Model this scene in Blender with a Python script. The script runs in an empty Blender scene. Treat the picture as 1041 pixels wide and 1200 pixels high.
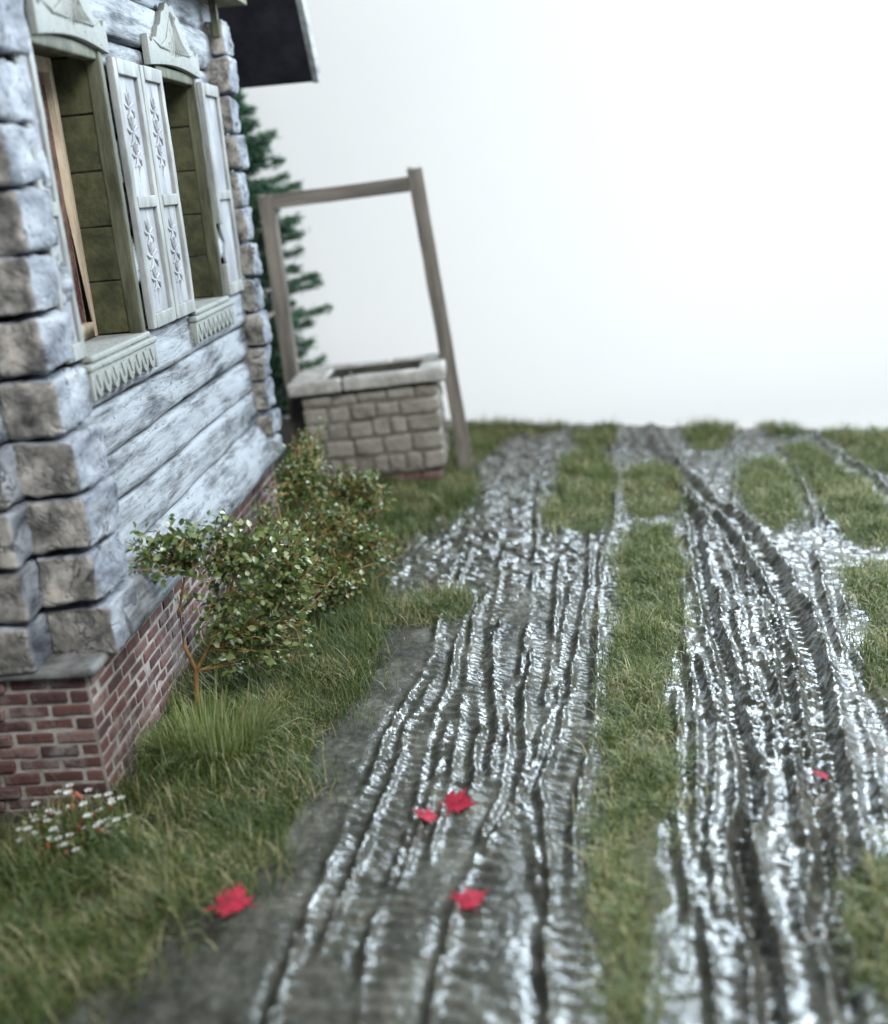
import bpy, bmesh, math, random
import numpy as np
from mathutils import Vector

rng = np.random.default_rng(7)
random.seed(7)
SC = bpy.context.scene
COL = SC.collection

# ------------------------------------------------------------------ noise
def _hash(ix, iy, iz, s):
    h = (ix * 374761393 + iy * 668265263 + iz * 2147483647 + s * 1274126177) & 0xFFFFFFFF
    h = ((h ^ (h >> 13)) * 1274126177) & 0xFFFFFFFF
    h = (h ^ (h >> 16)) & 0xFFFFFFFF
    return h.astype(np.float64) / 4294967295.0

def vnoise(p, s=0):
    """value noise in [-1,1] at points p (N,3)"""
    p = np.asarray(p, float)
    f = np.floor(p)
    i = f.astype(np.int64)
    t = p - f
    t = t * t * (3 - 2 * t)
    out = np.zeros(len(p))
    for dx in (0, 1):
        for dy in (0, 1):
            for dz in (0, 1):
                w = (t[:, 0] if dx else 1 - t[:, 0]) * (t[:, 1] if dy else 1 - t[:, 1]) * (t[:, 2] if dz else 1 - t[:, 2])
                out += w * _hash(i[:, 0] + dx, i[:, 1] + dy, i[:, 2] + dz, s)
    return out * 2 - 1

def fbm(p, s=0, oct=3, gain=.5):
    a, o, n = 1.0, 0.0, 0.0
    q = np.asarray(p, float).copy()
    for k in range(oct):
        o = o + a * vnoise(q, s + k * 17)
        n += a
        a *= gain
        q = q * 2.03 + 11.3
    return o / n

def fbm2(x, y, sc, s=0, oct=3, gain=.5, sy=None):
    p = np.stack([np.ravel(x) * sc, np.ravel(y) * (sy or sc), np.zeros(np.size(x)) + .37], 1)
    return fbm(p, s, oct, gain).reshape(np.shape(x))

def sstep(a, b, x):
    t = np.clip((x - a) / (b - a), 0, 1)
    return t * t * (3 - 2 * t)

# ------------------------------------------------------------------ objects
def tag(o, label=None, cat=None, group=None, kind=None):
    if label: o['label'] = label
    if cat: o['category'] = cat
    if group: o['group'] = group
    if kind: o['kind'] = kind
    return o

def empty(name, loc, label=None, cat=None, group=None, rot=(0, 0, 0)):
    o = bpy.data.objects.new(name, None)
    o.empty_display_size = .2
    o.location = loc
    o.rotation_euler = rot
    COL.objects.link(o)
    return tag(o, label, cat, group)

class MB:
    """collects geometry; build() links it as one mesh object"""
    def __init__(self):
        self.v = []; self.f = []; self.n = 0
    def add(self, v, f):
        v = np.asarray(v, float).reshape(-1, 3)
        self.v.append(v)
        self.f += [tuple(int(a) + self.n for a in q) for q in f]
        self.n += len(v)
        return self
    def box(self, x0, x1, y0, y1, z0, z1, jit=0.):
        v = np.array([(x, y, z) for x in (x0, x1) for y in (y0, y1) for z in (z0, z1)], float)
        if jit: v += rng.uniform(-jit, jit, v.shape)
        return self.add(v, [(0, 1, 3, 2), (4, 6, 7, 5), (0, 4, 5, 1), (2, 3, 7, 6), (0, 2, 6, 4), (1, 5, 7, 3)])
    def block(self, x0, x1, y0, y1, z0, z1, r=.03, n=(6, 6, 6), amp=.01, fr=6., seed=0, stretch=(1, 1, 1), amp2=0., bulge=0.):
        """rounded, noise-worn block (stone, log, beam)"""
        c = np.array([(x0 + x1) / 2, (y0 + y1) / 2, (z0 + z1) / 2])
        h = np.array([x1 - x0, y1 - y0, z1 - z0]) / 2
        r = min(r, h.min() * .98)
        V = []; F = []; base = 0
        for ax in range(3):
            a, b = [(1, 2), (2, 0), (0, 1)][ax]
            na, nb = n[a], n[b]
            def spread(m, hh):
                t = np.linspace(-1, 1, m + 1)
                e = r / hh
                ex = [-1, -1 + .25 * e, -1 + .6 * e, -1 + e]
                return np.unique(np.clip(np.concatenate([t * (1 - e), ex, [-q for q in ex]]), -1, 1).round(6))
            ta, tb = spread(na, h[a]), spread(nb, h[b])
            for sg in (-1, 1):
                A, B = np.meshgrid(ta, tb, indexing='ij')
                p = np.zeros(A.shape + (3,))
                p[..., a] = A; p[..., b] = B; p[..., ax] = sg
                V.append(p.reshape(-1, 3))
                ma, mb = len(ta), len(tb)
                for i in range(ma - 1):
                    for j in range(mb - 1):
                        q = [base + i * mb + j, base + (i + 1) * mb + j, base + (i + 1) * mb + j + 1, base + i * mb + j + 1]
                        F.append(q if sg > 0 else q[::-1])
                base += ma * mb
        P = np.concatenate(V) * h
        core = np.clip(P, -(h - r), h - r)
        d = P - core
        L = np.linalg.norm(d, axis=1, keepdims=True)
        N = d / np.maximum(L, 1e-9)
        Q = core + N * r
        if bulge:
            u = np.clip(1 - (P[:, 2] / h[2]) ** 2, 0, 1)
            Q[:, 0] += bulge * u * np.sign(N[:, 0]) * (np.abs(N[:, 0]) > .2)
        W = (Q + c) * np.array(stretch)
        if amp: Q = Q + N * (amp * fbm(W * fr, seed, 3))[:, None]
        if amp2: Q = Q + N * (amp2 * fbm(W * fr * 4.3, seed + 5, 2))[:, None]
        return self.add(Q + c, F)
    def tube(self, pts, rad, n=6):
        pts = [Vector(p) for p in pts]
        rs = rad if isinstance(rad, (list, tuple)) else [rad] * len(pts)
        V = []; F = []
        for i, p in enumerate(pts):
            t = (pts[min(i + 1, len(pts) - 1)] - pts[max(i - 1, 0)]).normalized()
            u = t.orthogonal().normalized() if abs(t.z) > .99 else t.cross(Vector((0, 0, 1))).normalized()
            w = t.cross(u)
            for k in range(n):
                a = 2 * math.pi * k / n
                V.append(p + (u * math.cos(a) + w * math.sin(a)) * rs[i])
        for i in range(len(pts) - 1):
            for k in range(n):
                F.append((i * n + k, i * n + (k + 1) % n, (i + 1) * n + (k + 1) % n, (i + 1) * n + k))
        F.append(tuple(range(n))[::-1]); F.append(tuple(range((len(pts) - 1) * n, len(pts) * n)))
        return self.add(V, F)
    def prism(self, outline, axis, a0, a1):
        """extrude a 2-D outline along an axis ('x','y','z')"""
        m = len(outline)
        def pt(u, w, a): return {'x': (a, u, w), 'y': (u, a, w), 'z': (u, w, a)}[axis]
        V = [pt(u, w, a0) for u, w in outline] + [pt(u, w, a1) for u, w in outline]
        F = [tuple(range(m))[::-1], tuple(range(m, 2 * m))] + [(i, (i + 1) % m, m + (i + 1) % m, m + i) for i in range(m)]
        return self.add(V, F)
    def build(self, name, mat, parent=None, origin=(0, 0, 0), smooth=True, bevel=0., weld=True, sharp=40):
        root = parent
        base = Vector(origin)
        while root is not None and root.parent: root = root.parent
        if root is not None: base = root.location.copy()
        me = bpy.data.meshes.new(name)
        V = np.concatenate(self.v) - np.array(base)
        me.from_pydata(V.tolist(), [], self.f)
        bm = bmesh.new(); bm.from_mesh(me)
        if weld: bmesh.ops.remove_doubles(bm, verts=bm.verts, dist=2e-5)
        bmesh.ops.recalc_face_normals(bm, faces=bm.faces)
        if bevel:
            bmesh.ops.bevel(bm, geom=[e for e in bm.edges if e.is_manifold and e.calc_face_angle(0) > .6], offset=bevel, segments=2, profile=.6, affect='EDGES')
        bm.to_mesh(me); bm.free()
        me.materials.append(mat)
        o = bpy.data.objects.new(name, me)
        COL.objects.link(o)
        if parent is not None: o.parent = parent
        else: o.location = base
        if smooth:
            me.shade_smooth()
            try: me.set_sharp_from_angle(angle=math.radians(sharp))
            except Exception: pass
        return o

def raw_mesh(name, V, F, mat, parent=None, origin=(0, 0, 0), smooth=False, attr=None):
    """large mesh from numpy arrays; F is (N,k) with one k"""
    root = parent
    base = np.array(origin, float)
    while root is not None and root.parent: root = root.parent
    if root is not None: base = np.array(root.location)
    me = bpy.data.meshes.new(name)
    V = np.asarray(V, float) - base
    F = np.asarray(F, np.int32)
    me.vertices.add(len(V)); me.vertices.foreach_set('co', V.ravel().astype(np.float32))
    me.loops.add(F.size); me.loops.foreach_set('vertex_index', F.ravel())
    me.polygons.add(len(F))
    me.polygons.foreach_set('loop_start', np.arange(0, F.size, F.shape[1], dtype=np.int32))
    me.polygons.foreach_set('loop_total', np.full(len(F), F.shape[1], np.int32))
    for nm, val in (attr or {}).items():
        at = me.attributes.new(nm, 'FLOAT', 'POINT'); at.data.foreach_set('value', np.asarray(val, np.float32).ravel())
    me.update(calc_edges=True); me.validate()
    me.materials.append(mat)
    if smooth: me.shade_smooth()
    o = bpy.data.objects.new(name, me); COL.objects.link(o)
    if parent is not None: o.parent = parent
    else: o.location = Vector(base)
    return o

# ------------------------------------------------------------------ materials
class NT:
    def __init__(self, name):
        self.m = bpy.data.materials.new(name); self.m.use_nodes = True
        self.t = self.m.node_tree; self.b = self.t.nodes['Principled BSDF']
        self.tc = self.t.nodes.new('ShaderNodeTexCoord')
    def n(self, typ, **kw):
        o = self.t.nodes.new(typ)
        for k, v in kw.items(): setattr(o, k, v)
        return o
    def l(self, a, b): self.t.links.new(a, b)
    def noise(self, scale, detail=4, rough=.6, stretch=None, dist=0.):
        o = self.n('ShaderNodeTexNoise'); o.inputs['Scale'].default_value = scale
        o.inputs['Detail'].default_value = detail; o.inputs['Roughness'].default_value = rough; o.inputs['Distortion'].default_value = dist
        src = self.tc.outputs['Object']
        if stretch:
            mp = self.n('ShaderNodeMapping'); mp.inputs['Scale'].default_value = stretch
            self.l(src, mp.inputs['Vector']); src = mp.outputs['Vector']
        self.l(src, o.inputs['Vector'])
        return o.outputs['Fac']
    def ramp(self, fac, stops):
        o = self.n('ShaderNodeValToRGB'); e = o.color_ramp.elements
        while len(e) < len(stops): e.new(.5)
        for i, (p, c) in enumerate(stops):
            e[i].position = p; e[i].color = (*c, 1) if len(c) == 3 else c
        self.l(fac, o.inputs['Fac']); return o.outputs['Color']
    def mix(self, fac, a, b, mode='MIX'):
        o = self.n('ShaderNodeMix', data_type='RGBA', blend_type=mode)
        for i, x in ((0, fac), (6, a), (7, b)):
            if hasattr(x, 'links'): self.l(x, o.inputs[i])
            elif i == 0: o.inputs[0].default_value = x
            else: o.inputs[i].default_value = (*x, 1)
        return o.outputs[2]
    def math(self, op, a, b=0., clamp=False):
        o = self.n('ShaderNodeMath', operation=op, use_clamp=clamp)
        for i, x in ((0, a), (1, b)):
            if hasattr(x, 'links'): self.l(x, o.inputs[i])
            else: o.inputs[i].default_value = x
        return o.outputs[0]
    def bump(self, h, strength=.5, dist=.02, prev=None):
        o = self.n('ShaderNodeBump'); o.inputs['Strength'].default_value = strength; o.inputs['Distance'].default_value = dist
        self.l(h, o.inputs['Height'])
        if prev is not None: self.l(prev, o.inputs['Normal'])
        return o.outputs['Normal']
    def out(self, color=None, rough=.7, normal=None, spec=.4, **kw):
        b = self.b
        for nm, x in (('Base Color', color), ('Roughness', rough), ('Normal', normal), ('Specular IOR Level', spec)):
            if x is None: continue
            if hasattr(x, 'links'): self.l(x, b.inputs[nm])
            elif nm == 'Base Color': b.inputs[nm].default_value = (*x, 1)
            else: b.inputs[nm].default_value = x
        for k, v in kw.items(): b.inputs[k.replace('_', ' ')].default_value = v
        return self.m

def mat_whitewash(name, stretch, dark=.385, tint=(.235, .255, .275), grime=(.026, .029, .036), seed=0.):
    t = NT(name)
    st = t.noise(9, 6, .68, stretch, .4)
    st2 = t.noise(30, 4, .7, stretch)
    pat = t.noise(2.3 + seed, 4, .6)
    m = t.math('ADD', t.math('MULTIPLY', st, .72), t.math('MULTIPLY', st2, .35))
    m = t.math('ADD', m, t.math('MULTIPLY', t.math('SUBTRACT', pat, .5), .35))
    col = t.ramp(m, [(dark, grime), (dark + .10, tuple(c * .55 for c in tint)), (dark + .19, tint), (dark + .40, tuple(min(1, c * 1.18) for c in tint))])
    sp = t.noise(46, 2, .5, (1, .45, 1))
    col = t.mix(t.ramp(sp, [(.66, (0, 0, 0)), (.72, (.75, .75, .75))]), col, grime)
    nr = t.bump(m, .7, .02)
    nr = t.bump(st2, .35, .008, nr)
    return t.out(col, .75, nr, .25)

def mat_logend(name):
    """weathered log ends: washed sides, browner checked end grain facing the viewer's side of the cabin"""
    t = NT(name)
    g = t.noise(7, 5, .65)
    side = t.ramp(t.noise(6, 5, .65, (1, .35, 1)), [(.34, (.04, .045, .06)), (.49, (.15, .165, .19)), (.65, (.28, .30, .325))])
    end = t.ramp(g, [(.32, (.032, .031, .03)), (.47, (.135, .128, .116)), (.62, (.29, .275, .25)), (.75, (.40, .345, .295))])
    ge = t.n('ShaderNodeTexCoord'); sep = t.n('ShaderNodeSeparateXYZ'); t.l(ge.outputs['Normal'], sep.inputs[0])
    f = t.ramp(t.math('MULTIPLY', sep.outputs['Y'], -1.), [(.35, (0, 0, 0)), (.8, (1, 1, 1))])
    col = t.mix(f, side, end)
    mk = t.ramp(t.noise(11, 5, .75, (1, 1, 1.0), .8), [(.56, (0, 0, 0)), (.68, (1, 1, 1))])
    col = t.mix(mk, col, (.035, .038, .045))
    ck = t.math('ABSOLUTE', t.math('SUBTRACT', t.noise(5.5, 3, .55, (1, 1, .8), 1.2), .5))
    ckm = t.ramp(ck, [(.006, (.85, .85, .85)), (.022, (0, 0, 0))])
    ckm = t.math('MULTIPLY', ckm, t.ramp(t.noise(3.1, 2, .5), [(.5, (0, 0, 0)), (.6, (1, 1, 1))]))
    col = t.mix(ckm, col, (.03, .03, .034))
    nr = t.bump(g, .6, .03)
    nr = t.bump(t.noise(40, 3, .6), .4, .01, nr)
    nr = t.bump(t.ramp(ck, [(.004, (0, 0, 0)), (.03, (1, 1, 1))]), .5, .012, nr)
    return t.out(col, .8, nr, .25)

def mat_simple(name, c0, c1, scale=8, rough=.75, bump=.4, stretch=None, spec=.3, dist=.01, lo=.35, hi=.65, **kw):
    t = NT(name)
    a = t.noise(scale, 5, .65, stretch)
    col = t.ramp(a, [(lo, c0), (hi, c1)])
    nr = t.bump(t.noise(scale * 4, 4, .6, stretch), bump, dist)
    return t.out(col, rough, nr, spec, **kw)

def mat_island(name, stops, rough=.6, spec=.3, trans=0., patch=None):
    """colour picked per leaf / blade / brick, drifting over broad patches"""
    t = NT(name)
    g = t.n('ShaderNodeNewGeometry')
    f = g.outputs['Random Per Island']
    if patch:
        f = t.math('ADD', f, t.math('MULTIPLY', t.math('SUBTRACT', t.noise(patch[0], 3, .6), .5), patch[1]), True)
    col = t.ramp(f, stops)
    m = t.out(col, rough, None, spec)
    if trans:
        tr = t.n('ShaderNodeBsdfTranslucent'); t.l(col, tr.inputs['Color'])
        mx = t.n('ShaderNodeMixShader'); mx.inputs[0].default_value = trans
        t.l(t.b.outputs[0], mx.inputs[1]); t.l(tr.outputs[0], mx.inputs[2])
        t.l(mx.outputs[0], t.t.nodes['Material Output'].inputs['Surface'])
    return m

POLY = {
 'strip': [(0.68,7.81),(0.53,7.05),(0.46,6.44),(0.38,5.69),(0.31,5.07),(0.24,4.56),(0.22,4.20),(0.15,3.77),(0.11,3.46),(0.12,3.18),(0.11,2.76),(0.27,2.76),(0.32,3.17),(0.37,3.40),(0.46,3.53),(0.42,3.76),(0.47,3.99),(0.55,4.24),(0.62,4.61),(0.64,5.23),(0.75,5.75),(0.89,6.38),(0.99,6.98),(1.02,7.80)],
 'patchA': [(0.30,10.02),(0.64,10.19),(0.73,9.59),(0.64,8.43),(0.46,7.81),(0.12,7.96),(0.09,8.31),(0.20,9.02)],
 'patchA2': [(0.44,11.27),(0.90,11.20),(0.79,10.52),(0.49,10.43)],
 'patchB': [(0.85,9.48),(1.15,9.57),(1.25,9.04),(1.13,8.32),(0.92,8.01),(0.75,8.13),(0.74,8.77)],
 'patchC': [(1.63,11.09),(2.03,10.97),(1.82,10.19),(1.59,9.96),(1.51,10.49)],
 'patchD': [(1.82,9.40),(2.16,9.61),(2.09,8.84),(1.94,7.93),(1.71,7.62),(1.62,7.89),(1.67,8.68)],
 'patchE': [(2.36,10.00),(2.55,9.98),(2.59,9.20),(2.64,8.53),(2.59,7.79),(2.36,7.07),(2.15,7.29),(2.14,7.88),(2.22,8.55),(2.24,9.35)],
 'patchF': [(2.75,10.48),(3.43,10.16),(2.99,8.82),(2.76,9.16),(2.79,9.91)],
 'patchF2': [(2.27,10.93),(2.67,10.65),(2.57,10.39),(2.26,10.59)],
 'patchG': [(1.92,6.85),(2.45,6.75),(2.75,5.9),(2.45,4.9),(1.85,4.80),(1.56,5.01),(1.69,5.52),(1.89,6.03),(1.89,6.37)],
 'patchH': [(1.07,3.65),(1.40,3.80),(1.95,3.6),(2.0,2.9),(1.3,2.75),(1.00,3.10),(1.01,3.41)],
 'patchI': [(-0.81,11.78),(0.38,11.53),(0.32,11.26),(-0.03,11.21),(-0.25,10.97),(-0.41,10.44),(-0.63,9.73),(-0.76,10.07)],
 'verge': [(-2.32,3.93),(-2.18,4.11),(-1.96,4.27),(-1.97,5.22),(-2.11,7.90),(-2.15,9.87),(-1.75,11.10),(-0.79,9.89),(-0.46,9.32),(-0.55,8.69),(-0.95,8.04),(-1.21,7.54),(-1.09,6.99),(-0.98,6.44),(-0.95,5.85),(-1.01,5.21),(-1.13,4.86),(-1.14,4.53),(-1.10,4.10),(-1.10,3.85),(-1.20,3.66),(-1.37,3.54),(-1.39,3.34),(-1.50,3.14),(-1.72,2.99),(-2.05,2.94),(-2.55,3.66)],
 'patchJ': [(-1.01,6.35),(-0.72,6.74),(-0.44,6.73),(-0.40,6.46),(-0.53,6.28),(-0.84,6.25)],
}
LINES = {
 'l1': [(-0.44,7.68),(-0.60,6.39),(-0.61,5.88),(-0.66,5.54),(-0.70,5.39),(-0.75,5.01),(-0.81,4.63),(-0.82,4.40),(-0.89,4.23),(-0.88,4.10),(-0.89,3.82),(-0.93,3.55),(-0.95,3.18),(-0.97,2.83)],
 'l2': [(-0.58,5.53),(-0.63,5.28),(-0.69,4.96),(-0.70,4.58),(-0.74,4.26),(-0.77,3.82),(-0.81,3.55),(-0.86,3.22)],
 'l3': [(-0.39,6.80),(-0.46,6.24),(-0.48,5.86),(-0.49,5.52),(-0.54,5.13),(-0.57,4.69),(-0.58,4.31),(-0.61,3.81),(-0.66,3.54),(-0.68,3.26),(-0.66,2.82)],
 'l4': [(-0.31,6.79),(-0.40,6.30),(-0.41,5.62),(-0.42,5.02),(-0.44,4.52),(-0.46,4.17),(-0.49,3.74)],
 'l5': [(-0.22,7.63),(-0.29,6.35),(-0.31,5.84),(-0.31,5.40),(-0.31,4.92),(-0.33,4.67),(-0.34,4.33),(-0.38,4.10)],
 'l6': [(0.09,9.43),(0.04,8.42),(0.01,7.59),(-0.03,6.74),(-0.08,5.93),(-0.13,5.43),(-0.18,5.23),(-0.19,4.66),(-0.22,4.29),(-0.27,4.02),(-0.32,3.79),(-0.37,3.47),(-0.41,3.12),(-0.43,2.81)],
 'l7': [(0.30,9.38),(0.21,7.95),(0.14,6.87),(0.08,6.03),(0.04,5.46),(-0.01,5.07)],
 'l8': [(0.42,7.91),(0.33,6.69),(0.23,6.01),(0.16,5.45),(0.12,5.15),(0.05,4.72),(-0.01,4.45),(-0.06,4.27),(-0.04,4.07),(-0.03,3.77),(-0.03,3.51),(-0.05,3.14),(-0.04,2.80)],
 'l9': [(0.78,10.51),(0.74,9.27),(0.59,7.88),(0.44,7.24),(0.32,5.76),(0.28,5.33),(0.23,4.87),(0.13,4.33),(0.09,4.06),(0.05,3.50)],
 'r2': [(1.15,11.26),(1.13,10.20),(1.28,9.33),(1.35,8.51),(1.49,7.97),(1.51,7.23),(1.51,6.78),(1.47,6.37),(1.46,6.03),(1.42,5.60),(1.36,5.16),(1.28,4.76),(1.20,4.38),(1.15,4.15),(1.09,3.76),(1.02,3.36),(0.93,2.95)],
 'r3': [(1.23,9.15),(1.37,7.76),(1.36,7.05),(1.38,6.30),(1.31,5.62),(1.20,5.05),(1.13,4.54),(1.07,4.23),(1.07,3.97),(1.00,3.66),(0.90,3.35),(0.91,3.05),(0.88,2.77)],
 'r4': [(1.21,8.62),(1.19,7.92),(1.11,7.30),(1.05,6.68),(0.99,5.97),(0.96,5.41),(0.91,4.87),(0.88,4.45),(0.81,4.06),(0.73,3.87),(0.69,3.47),(0.67,3.07),(0.63,2.78)],
 'r5': [(1.28,7.99),(1.26,7.36),(1.24,6.87),(1.19,6.34),(1.14,5.77),(1.10,5.24),(1.06,4.79),(0.98,4.26),(0.90,3.77),(0.84,3.27)],
 'r6': [(0.91,6.60),(0.86,6.18),(0.81,5.81),(0.76,5.26),(0.72,4.82),(0.61,4.19),(0.55,3.76),(0.51,3.28),(0.47,2.78)],
 'r7': [(1.89,7.25),(1.73,6.44),(1.60,5.55),(1.53,5.07),(1.46,4.58),(1.36,4.17),(1.31,3.86)],
 'u1': [(2.12,10.84),(1.74,9.75),(1.44,8.79)],
 'u2': [(2.19,10.52),(1.70,9.04),(1.49,8.12)],
 'u3': [(2.28,10.08),(2.28,9.61),(2.19,8.79),(2.10,8.16),(1.98,7.51)],
 'u4': [(2.68,10.67),(2.70,9.58),(2.78,8.78),(2.75,8.07)],
 'u5': [(1.32,11.09),(1.33,10.02),(1.30,9.33)],
}
# ------------------------------------------------------------------ ground
def far_y(x): return 11.90 - .428 * (x + .16)      # the far edge of the base board runs askew

_st = POLY['strip']
POLY['strip'] = [(x + .022, y) for x, y in _st[:11]] + [(x - .030, y) for x, y in _st[11:]]
POLY['verge'] = [(x - (.07 if y < 3.85 and x > -1.9 else 0), y) for x, y in POLY['verge']]

def inpoly(x, y, poly):
    x = np.asarray(x); y = np.asarray(y); c = np.zeros(x.shape, bool)
    n = len(poly); j = n - 1
    for i in range(n):
        xi, yi = poly[i]; xj, yj = poly[j]
        if yi != yj:
            c ^= ((yi > y) != (yj > y)) & (x < (xj - xi) * (y - yi) / (yj - yi) + xi)
        j = i
    return c

WALLX = -1.97

for _k, _o, _a, _b in (('r4', .075, 3, 7), ('r5', .07, 3.4, 7.4), ('r5', -.05, 4.2, 6.4), ('r6', .07, 2.8, 6.0), ('r6', -.07, 3.2, 5.6), ('r7', .09, 4, 7), ('r7', -.10, 3.9, 6.8), ('r3', .10, 3, 6),
                       ('l3', .055, 3.4, 5.4), ('l6', .07, 3.6, 6.6), ('l8', -.06, 3.3, 5.8), ('l7', .07, 5.2, 7.6), ('l5', .06, 4.2, 7.4), ('u3', .09, 7.4, 9.9), ('u1', .10, 8.8, 10.6), ('u2', -.09, 8.2, 10.2)):
    LINES['x' + _k + str(_o)] = [(x + _o * (1 + .35 * math.sin(3 * y)), y) for x, y in LINES[_k] if _a <= y <= _b] or [(0, 0), (0, .1)]

def line_x(pts, y):
    p = np.array(sorted(pts, key=lambda q: q[1]))
    xs = np.interp(y, p[:, 1], p[:, 0])
    lo, hi = p[0, 1], p[-1, 1]
    m = sstep(lo - .05, lo + .2, y) * (1 - sstep(hi - .25, hi + .05, y))
    return xs, m

def grass_mask(x, y):
    m = np.zeros(np.shape(x))
    for p in POLY.values(): m = np.maximum(m, inpoly(x, y, p))
    return m

def height(x, y):
    """mud surface: tracks, ribs, clods"""
    x = np.asarray(x, float); y = np.asarray(y, float)
    wob = fbm2(x, y, 3.1, 3, 3) * .018
    h = .022 * fbm2(x, y, .8, 1, 3)
    left = 1 - sstep(.25, .55, x)
    # churned clods
    c1 = np.abs(fbm2(x, y, 3.4, 21, 4, .6))
    churn = .30 + .70 * sstep(.5, .8, x) + .9 * sstep(6.4, 7.4, y) * left
    churn *= .35 + .65 * sstep(-1.35, -.8, x)
    wet = sstep(-1.3, -.7, x)
    soft_r = 1 - .5 * sstep(.5, .8, x) * sstep(7.6, 6.4, y)
    h += soft_r * churn * .06 * (c1 - .2)
    h += soft_r * churn * .036 * fbm2(x, y, 8, 31, 3, .62)
    calm = 1 - .78 * left * sstep(7.3, 6.2, y) * sstep(-.5, .05, fbm2(x, y, 1.5, 45, 2) + .1)
    calm = calm * (.35 + .65 * soft_r)
    h += .008 * fbm2(x, y, 17, 37, 2) * (.3 + .7 * wet) * calm
    h += .0065 * fbm2(x, y, 33, 41, 2) * (.4 + .6 * wet) * calm
    h += (1 - wet) * (.012 * fbm2(x, y, 9, 61, 3) + .007 * fbm2(x, y, 30, 62, 2))
    # tracks
    rib_zone = np.zeros(x.shape)
    crest = lambda d, w: np.exp(-np.abs(d / w) ** 1.3)
    rag = np.clip(1 + .9 * fbm2(x, y, 17, 77, 2, sy=10) + .9 * fbm2(x, y, 34, 71, 2), .1, 2.4)
    for k, (nm, pts) in enumerate(LINES.items()):
        xs, m = line_x(pts, y)
        d = x - xs - wob - .012 * fbm2(x * .3 + k, y, 9, 60 + k, 2) - .004 * fbm2(x * .3 + k, y, 26, 63 + k, 2)
        brk = sstep(-.35, .1, fbm2(x * 0 + k * 7.1, y, 1.9, 50 + k, 2))
        if nm[0] == 'l':
            h += m * (.15 + .85 * brk) * (.044 * crest(d, .017) * rag - .016 * np.exp(-((d + .045) / .03) ** 2))
            rib_zone = np.maximum(rib_zone, m * np.exp(-((d - .075) / .06) ** 2) * .8)
        elif nm in ('r2', 'r3', 'r4'):
            w = .060 if nm == 'r2' else .034
            h += m * (-.050 * np.exp(-(d / w) ** 4) + (.024 * crest(d - 1.7 * w, .024) + .028 * crest(d + 1.7 * w, .026)) * rag)
            rib_zone = np.maximum(rib_zone, m * np.exp(-(d / w) ** 4))
        else:
            h += m * (.3 + .7 * brk) * (.034 * crest(d, .020) * rag - .02 * np.exp(-((d + .05) / .03) ** 2))
    ph = y / .075 + 1.2 * fbm2(x, y, 2.0, 90, 2) + .8 * x
    h += .010 * rib_zone * (np.abs((ph % 1) - .5) * 2 - .5) * 2
    # grassy parts stand a little proud, the verge rises to the plinth
    h += .05 * sstep(4.2, 5.4, y) * sstep(-.9, -1.7, x) * sstep(.0, .5, far_y(x) - y)
    return h

def height_at(x, y):
    return height(np.atleast_1d(np.asarray(x, float)), np.atleast_1d(np.asarray(y, float)))

X0, X1, Y0 = -4.2, 4.6, 2.0
def axis_pts():
    xs = np.concatenate([np.arange(X0, -2.1, .06), np.arange(-2.1, 2.9, .011), np.arange(2.9, X1 + .03, .05)])
    return xs
gx = axis_pts()
nt = 860
tt = np.linspace(0, 1, nt) ** 1.35
GX, T = np.meshgrid(gx, tt, indexing='ij')
GY = Y0 + T * (far_y(GX) - Y0)
GZ = height(GX, GY)
GM = np.zeros(GX.shape)
for p in POLY.values(): GM = np.maximum(GM, inpoly(GX + .03 * fbm2(GX, GY, 6, 5, 2), GY + .03 * fbm2(GX, GY, 6, 6, 2), p))
# pigment of the mud: paler dried crust in patches, and how wet the varnish is
WET = np.clip(sstep(-1.6, -1.0, GX + .4 * fbm2(GX, GY, 1.7, 8, 3)), 0, 1)
near = np.zeros(GX.shape)
for k, (nm, pts) in enumerate(LINES.items()):
    xs, m_ = line_x(pts, GY); near = np.maximum(near, m_ * np.exp(-np.abs((GX - xs) / .036) ** 2))
LFT = 1 - sstep(.25, .55, GX)
DRY = LFT * sstep(7.2, 6.4, GY) * sstep(-.45, .05, fbm2(GX, GY, 1.6, 95, 3) + .08)
WET = WET * (1 - DRY * (1 - near) * .80)
edge = np.clip((far_y(GX) - GY) / .25, 0, 1)
GZ = GZ - .03 * (1 - edge)
V = np.stack([GX, GY, GZ], -1).reshape(-1, 3)
na, nb = GX.shape
ii, jj = np.meshgrid(np.arange(na - 1), np.arange(nb - 1), indexing='ij')
a = ii * nb + jj
F = np.stack([a, a + nb, a + nb + 1, a + 1], -1).reshape(-1, 4)
# skirt of the base board
ring = [i * nb for i in range(na)] + [(na - 1) * nb + j for j in range(1, nb)] + [i * nb + nb - 1 for i in range(na - 2, -1, -1)] + [j for j in range(nb - 2, 0, -1)]
ring = np.array(ring)
SV = V[ring].copy(); SV[:, 2] = -.35
nv = len(V); m = len(ring)
SF = np.stack([ring, nv + np.arange(m), nv + (np.arange(m) + 1) % m, np.roll(ring, -1)], -1)
V = np.concatenate([V, SV]); F = np.concatenate([F, SF])

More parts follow.
